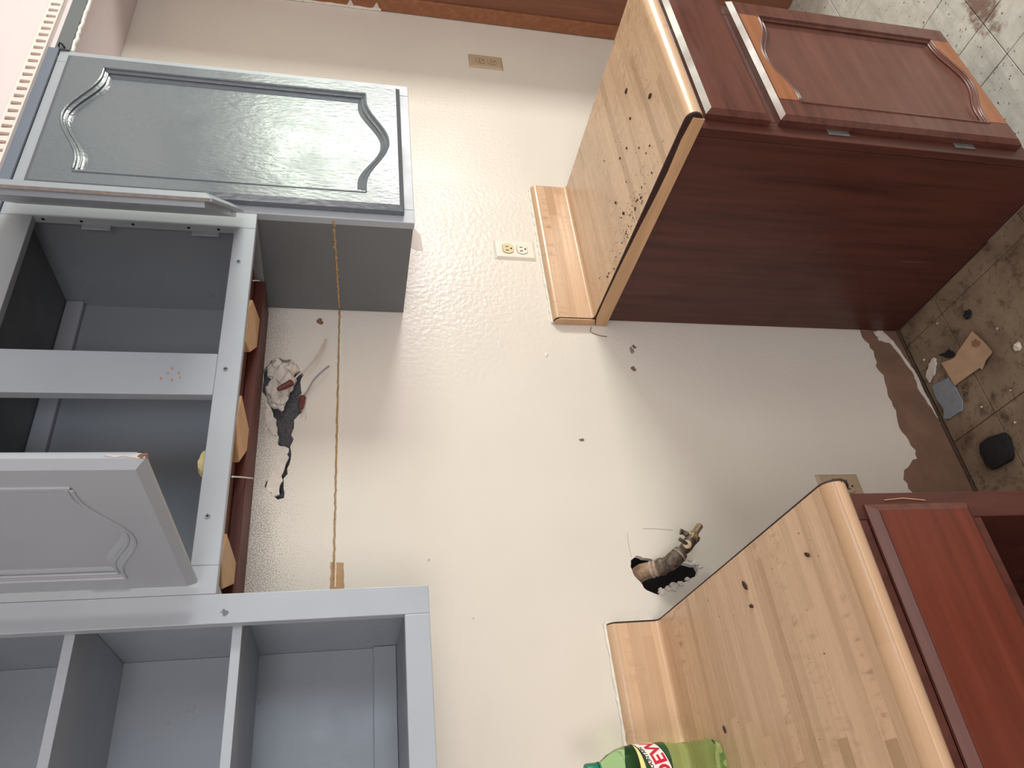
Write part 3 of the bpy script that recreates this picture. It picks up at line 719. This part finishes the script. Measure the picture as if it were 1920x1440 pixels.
# ------------------------------------------------------------------ wires in the torn drywall
def wire(loc, pts, nutpts, wm, label):
    t = thing('electrical_wire', label, 'wire', loc)
    n = len(pts); sm = []
    for i in range(n-1):
        p0 = Vector(pts[max(i-1, 0)]); p1 = Vector(pts[i]); p2 = Vector(pts[i+1]); p3 = Vector(pts[min(i+2, n-1)])
        for k in range(8):
            u = k/8
            sm.append(.5*((2*p1)+(p2-p0)*u+(2*p0-5*p1+4*p2-p3)*u*u+(3*p1-p0-3*p2+p3)*u**3))
    sm.append(Vector(pts[-1]))
    MB().tube(sm, .0021, 8).build('sheath', wm, t, smooth=True)
    a, b = Vector(nutpts[0]), Vector(nutpts[1])
    MB().tube([a+(b-a)*k/6 for k in range(7)], [.0068, .0074, .0066, .0070, .0060, .0058, .0044], 9).build('wire_cap', NUT, t)
    return t
wire((.56, -.01, 1.64), [(.535, .020, 1.650), (.548, -.012, 1.643), (.566, -.026, 1.628), (.583, -.030, 1.609), (.615, -.030, 1.590), (.645, -.028, 1.578), (.668, -.024, 1.571)], ((.553, -.018, 1.640), (.531, -.022, 1.668)), WIREW, 'longer beige wire with maroon cap sticking out of the torn drywall')
wire((.52, -.01, 1.615), [(.540, .020, 1.622), (.522, -.010, 1.616), (.530, -.022, 1.606), (.552, -.030, 1.594), (.572, -.032, 1.578), (.590, -.030, 1.563)], ((.520, -.012, 1.6165), (.488, -.014, 1.6185)), WIREG, 'shorter grey wire with hanging maroon cap beside the torn drywall')
# crumpled broken gypsum in the hole
def lump(x, z, rx, rz, seed, y=.006, ry=.012, rough=.55):
    return MB().blob((x, y, z), (rx, ry, rz), seed, rough*.8, 3).build('gypsum_lump', GYPS, wb, smooth=True)
lump(.590, 1.668, .030, .024, 1, .004); lump(.565, 1.655, .024, .020, 2, .002, .014); lump(.545, 1.676, .022, .016, 3, .006)
lump(.600, 1.646, .016, .016, 4, .0, .016); lump(.520, 1.668, .016, .018, 5, .010); lump(.610, 1.676, .012, .010, 9, -.002, .01)
lump(.455, 1.684, .026, .008, 6, .003, .005); lump(.475, 1.612, .018, .007, 7, .003, .004)
MB().prism(jag([(.410, 1.664), (.400, 1.640), (.372, 1.641), (.345, 1.648), (.318, 1.652), (.296, 1.652), (.291, 1.664), (.312, 1.680), (.33, 1.676), (.372, 1.664)], .007, .003, 61), 'y', .001, .007).build('folded_drywall_paper', GYPS, wb)
MB().prism(jag([(.51, 1.692), (.47, 1.690), (.432, 1.676), (.428, 1.664), (.452, 1.668), (.49, 1.679)], .007, .003, 62), 'y', -.004, .002).build('folded_drywall_paper', GYPS, wb)

# ------------------------------------------------------------------ bottle
bx, by, bz = -.2690, -.150, .9146
bo = thing('soda_bottle', 'clear green plastic soda bottle with green cap, standing on the left countertop', 'bottle', (bx, by, bz))
prof_b = [(.010, .004), (.022, .0), (.030, .003), (.0345, .012), (.0350, .024), (.0325, .034), (.0335, .040), (.0318, .052), (.0325, .075), (.0345, .092), (.0352, .098), (.0352, .152), (.0345, .164), (.0310, .178), (.0240, .194), (.0165, .205), (.0125, .211), (.0122, .218)]
mbb = MB(); seg = 40; N = len(prof_b); vs = []
for r, z in prof_b:
    for k in range(seg):
        t = 2*math.pi*k/seg; rr = r
        if z < .03: rr = r*(1-.10*(.5+.5*math.cos(5*t))*(1-z/.03)); 
        vs.append((bx+rr*math.cos(t), by+rr*math.sin(t), bz+z))
fs = [(i*seg+k, i*seg+(k+1) % seg, (i+1)*seg+(k+1) % seg, (i+1)*seg+k) for i in range(N-1) for k in range(seg)]+[tuple(range(seg-1, -1, -1)), tuple(range((N-1)*seg, N*seg))]
mbb.add(vs, fs).build('body', PET, bo, smooth=True)
MB().lathe([(.0150, .2125), (.0152, .2135), (.0152, .229), (.0142, .2315)], (bx, by, bz), 36).build('cap', CAPG, bo, smooth=True)
MB().lathe([(.0160, .2085), (.0160, .2115)], (bx, by, bz), 30).build('neck_ring', CAPG, bo)
R = .0357
lb_ = MB(); seg = 48
lb_.add([(bx+R*math.cos(2*math.pi*k/seg), by+R*math.sin(2*math.pi*k/seg), bz+z) for z in (.098, .152) for k in range(seg)], [(k, (k+1) % seg, (k+1) % seg+seg, k+seg) for k in range(seg)])
lab = lb_.build('label', LABG, bo, smooth=True)
def wrap(poly_verts, faces, name, mat, rr, a0):
    """flat (u along the girth, v up) -> on the label cylinder, facing angle a0"""
    v = [(bx+rr*math.cos(a0+u/R), by+rr*math.sin(a0+u/R), bz+h) for u, h in poly_verts]
    return MB().add(v, faces).build(name, mat, lab)
A0 = math.radians(-70)
def strip2d(pts_a, pts_b):
    n = len(pts_a); return pts_a+pts_b, [(i, i+1, n+i+1, n+i) for i in range(n-1)]
def text2d(body, size):
    cu = bpy.data.curves.new('t', 'FONT'); cu.body = body; cu.size = size; cu.align_x = 'CENTER'; cu.align_y = 'CENTER'
    cu.offset = size*.028; cu.resolution_u = 3
    o = bpy.data.objects.new('t', cu); COL.objects.link(o)
    dg = bpy.context.evaluated_depsgraph_get(); me = o.evaluated_get(dg).to_mesh()
    bm = bmesh.new(); bm.from_mesh(me); bmesh.ops.triangulate(bm, faces=bm.faces); bmesh.ops.subdivide_edges(bm, edges=[e for e in bm.edges if e.calc_length() > .006], cuts=2)
    v = [(q.co.x, q.co.y) for q in bm.verts]; bm.verts.index_update(); f = [tuple(x.index for x in fc.verts) for fc in bm.faces]
    bm.free(); bpy.data.objects.remove(o); return v, f
def slant(v, ang, shx, ox, oz):
    c, s_ = math.cos(ang), math.sin(ang); out = []
    for x, y in v:
        x = x+shx*y; out.append((ox+x*c-y*s_, oz+x*s_+y*c))
    return out
us = [-.045+.0045*i for i in range(21)]
a, f = strip2d([(u, .1455+.14*(u)) for u in us], [(u, .1518) for u in us]); wrap(a, f, 'label_band', LABY, R+.0002, A0)
us2 = [-.032+.0032*i for i in range(20)]
sl = math.radians(17)
def plate(u0, u1, z0, z1, name, mat, rr):
    uu = [u0+(u1-u0)*i/18 for i in range(19)]
    a, f = strip2d([(u, z0+math.tan(sl)*u) for u in uu], [(u, z1+math.tan(sl)*u) for u in uu]); wrap(a, f, name, mat, rr, A0)
plate(-.038, .0375, .1045, .1425, 'logo_backing', LABB, R+.0003)
plate(-.036, .0355, .1065, .1405, 'logo_field', LABW, R+.0004)
v, f = text2d('DEW', .0300); v = [(x*1.02, y) for x, y in v]; wrap(slant(v, sl, .12, 0, .1185), f, 'logo_lettering', LABR, R+.0006, A0)
v, f = text2d('MOUNTAIN', .0082); wrap(slant(v, sl, .12, -.002, .1368), f, 'logo_lettering', LABB, R+.0006, A0)

# ------------------------------------------------------------------ litter
def sheet(name, label, cat, pts, mat, z0=.0012, th=.0008, curl=.006, seed=1, cuts=6):
    bm = bmesh.new()
    f = bm.faces.new([bm.verts.new((x, y, z0)) for x, y in pts]); bmesh.ops.triangulate(bm, faces=[f])
    bmesh.ops.subdivide_edges(bm, edges=bm.edges, cuts=cuts, use_grid_fill=True)
    cx = sum(p[0] for p in pts)/len(pts); cy = sum(p[1] for p in pts)/len(pts)
    for q in bm.verts:
        d = math.hypot(q.co.x-cx, q.co.y-cy)/.09
        q.co.z = z0+max(0, curl*(.45*noise.noise(Vector((q.co.x*14, q.co.y*14, seed)))+.55*d*d))
    r = bmesh.ops.extrude_face_region(bm, geom=bm.faces)
    for q in r['geom']:
        if isinstance(q, bmesh.types.BMVert): q.co.z += th
    me = bpy.data.meshes.new(name); bmesh.ops.recalc_face_normals(bm, faces=bm.faces)
    for q in bm.verts: q.co.x -= cx; q.co.y -= cy
    bm.to_mesh(me); bm.free(); me.materials.append(mat)
    o = bpy.data.objects.new(name, me); COL.objects.link(o); o.location = (cx, cy, 0); ROOT[o] = Vector((cx, cy, 0))
    return tag(o, label, cat)
ps = sheet('paper_scrap', 'crumpled tan paper scrap lying on the dirty floor', 'paper', [(.6099, -.2132), (.570, -.2255), (.5305, -.2346), (.5266, -.2068), (.514, -.184), (.5218, -.1796), (.5239, -.1391), (.5258, -.0948), (.5616, -.0931), (.5992, -.090), (.5877, -.1302), (.5957, -.1494), (.6063, -.1916)], PAPER, .0045, .0007, .006, 3)
MB().prism(jag([(.588, -.2004), (.5857, -.2123), (.5696, -.2187), (.5656, -.2107), (.5781, -.196)], .005, .003, 71), 'z', .0092, .0100).build('stain', m_plain('paper_stain', (148, 108, 84), .8), ps)
bt = MB().prism(jag([(.5703, -.0274), (.5662, -.0464), (.5564, -.0886), (.5218, -.091), (.4845, -.0912), (.4618, -.0767), (.4657, -.0308), (.4747, -.0158), (.4967, -.0277), (.5282, -.0222)], .012, .0016, 72), 'z', .0006, .0042).build('board_scrap', BLUEG, off=(.52, -.055, .0006), bevel=.0008)
tag(bt, 'blue grey board scrap partly under the tan paper on the floor', 'board scrap')
bl = MB().prism(jag([(.3625, -.0838), (.3642, -.1125), (.3526, -.1583), (.3349, -.1642), (.2987, -.1528), (.2875, -.1423), (.2914, -.0804), (.3106, -.071), (.342, -.0726)], .010, .0014, 73), 'z', .0006, .013).build('rubber_lump', BLACK, off=(.335, -.115, .0006), bevel=.004, smooth=True)
tag(bl, 'black rubber lump on the floor near the left cabinet', 'rubber lump')
def bit(name, label, cat, x, y, r, mat, seed, z=0, group=None):
    o = MB().blob((x, y, z+r[2]*.8), r, seed, .5, 2).build(name, mat, off=(x, y, z)); return tag(o, label, cat, group)
tag(MB().prism(jag([(.6263, -.0881), (.6184, -.1085), (.6184, -.1252), (.6, -.134), (.5911, -.1324), (.5997, -.1133), (.6135, -.1012)], .006, .002, 75), 'z', .0006, .0034).build('plastic_scrap', BLACK, off=(.61, -.115, .0006)), 'small torn black plastic bit beside the tan paper', 'plastic scrap')
tag(MB().prism(jag([(.6298, -.0686), (.6211, -.0783), (.591, -.0549), (.581, -.0267), (.5993, -.025), (.613, -.0404), (.6234, -.058)], .005, .004, 76), 'z', .0006, .0070).build('gypsum_scrap', GYPS, off=(.605, -.05, .0006), bevel=.001), 'pale elongated plaster crumb near the wall behind the tan paper', 'plaster scrap')
bit('white_chip', 'white chip lying alone on the floor in front of the tan paper', 'chip', .505, -.292, (.010, .011, .004), WHITEC, 8)
bit('black_clod', 'dark clod on the floor close to the mahogany cabinet side', 'clod', .655, -.223, (.011, .009, .007), BLACK, 9)
for i, (x, y, r, lab) in enumerate([(.70, -.13, .0022, 'tiny pale chip on the floor closest to the mahogany cabinet side'),
        (.645, -.04, .0026, 'tiny pale chip on the floor by the wall under the torn baseboard line'),
        (.575, -.27, .0022, 'tiny pale chip on the floor in front of the tan paper'),
        (.44, -.13, .0024, 'tiny pale chip on the floor between blue grey board and black rubber lump'),
        (.36, -.19, .0024, 'tiny pale chip on the floor in front of the black rubber lump'),
        (.43, -.22, .0018, 'tiny pale chip on the floor below the folded corner of the tan paper')]):
    bit('floor_chip', lab, 'chip', x, y, (r, r*1.2, r*.7), WHITEC, 20+i)

# crumbs on the two worktops: nobody could count them
def crumbs(name, label, pts, mat=CRUMB):
    m = MB()
    for i, (x, y, r) in enumerate(pts): m.blob((x, y, .9142+r*.35), (r*random.uniform(.6, 1.5), r*random.uniform(.6, 1.5), r*.55), i, .5, 1)
    return tag(m.build(name, mat), label, 'crumbs', None, 'stuff')
pr = []
for _ in range(170):
    y = random.gauss(-.34, .085); x = .768+abs(random.gauss(0, .045))+max(0, (-y-.3))*.08
    if -.60 < y < -.05: pr.append((x, y, random.uniform(.0004, .0011) if random.random() < .8 else random.uniform(.0013, .0024)))
for _ in range(60): pr.append((random.uniform(.78, 1.2), random.uniform(-.58, -.06), random.uniform(.0003, .0009)))
for x, y, r in [(1.065, -.468, .0045), (.935, -.548, .005), (1.046, -.283, .002), (.895, -.287, .004), (.836, -.311, .004), (.79, -.40, .0035), (.80, -.385, .003), (.782, -.155, .003), (.785, -.165, .0025), (.99, -.45, .003), (.95, -.40, .003), (.965, -.36, .003)]: pr.append((x, y, r))
crumbs('wood_crumbs', 'dark crumbs scattered on the right countertop', pr)
pl = [(random.uniform(-.55, -.02), random.uniform(-.60, -.06), random.uniform(.0003, .0009)) for _ in range(70)]
pl = [p for p in pl if math.hypot(p[0]-bx, p[1]-by) > .045]
crumbs('wood_crumbs', 'sparse dark crumbs on the left countertop', pl)
def leaf(label, x, y, l, wd, ang):
    c, s_ = math.cos(ang), math.sin(ang)
    pts = [(-l, 0), (-l*.4, -wd), (l*.5, -wd*.7), (l, 0), (l*.4, wd), (-l*.5, wd*.8)]
    o = MB().prism([(x+p*c-q*s_, y+p*s_+q*c) for p, q in pts], 'z', .9142, .9162).build('leaf_scrap', CRUMB, off=(x, y, .9142)); return tag(o, label, 'leaf')
leaf('dried brown leaf bit on the left countertop, nearest the gas pipe', -.052, -.378, .009, .004, .4)
leaf('small brown leaf flake on the left countertop, beside the larger leaf bit', -.085, -.380, .005, .003, 1.2)
leaf('brown flake on the left countertop, nearest the front corner', -.070, -.556, .006, .003, .9)
leaf('dark flake on the left countertop just in front of the green bottle', -.229, -.194, .006, .0028, .2)
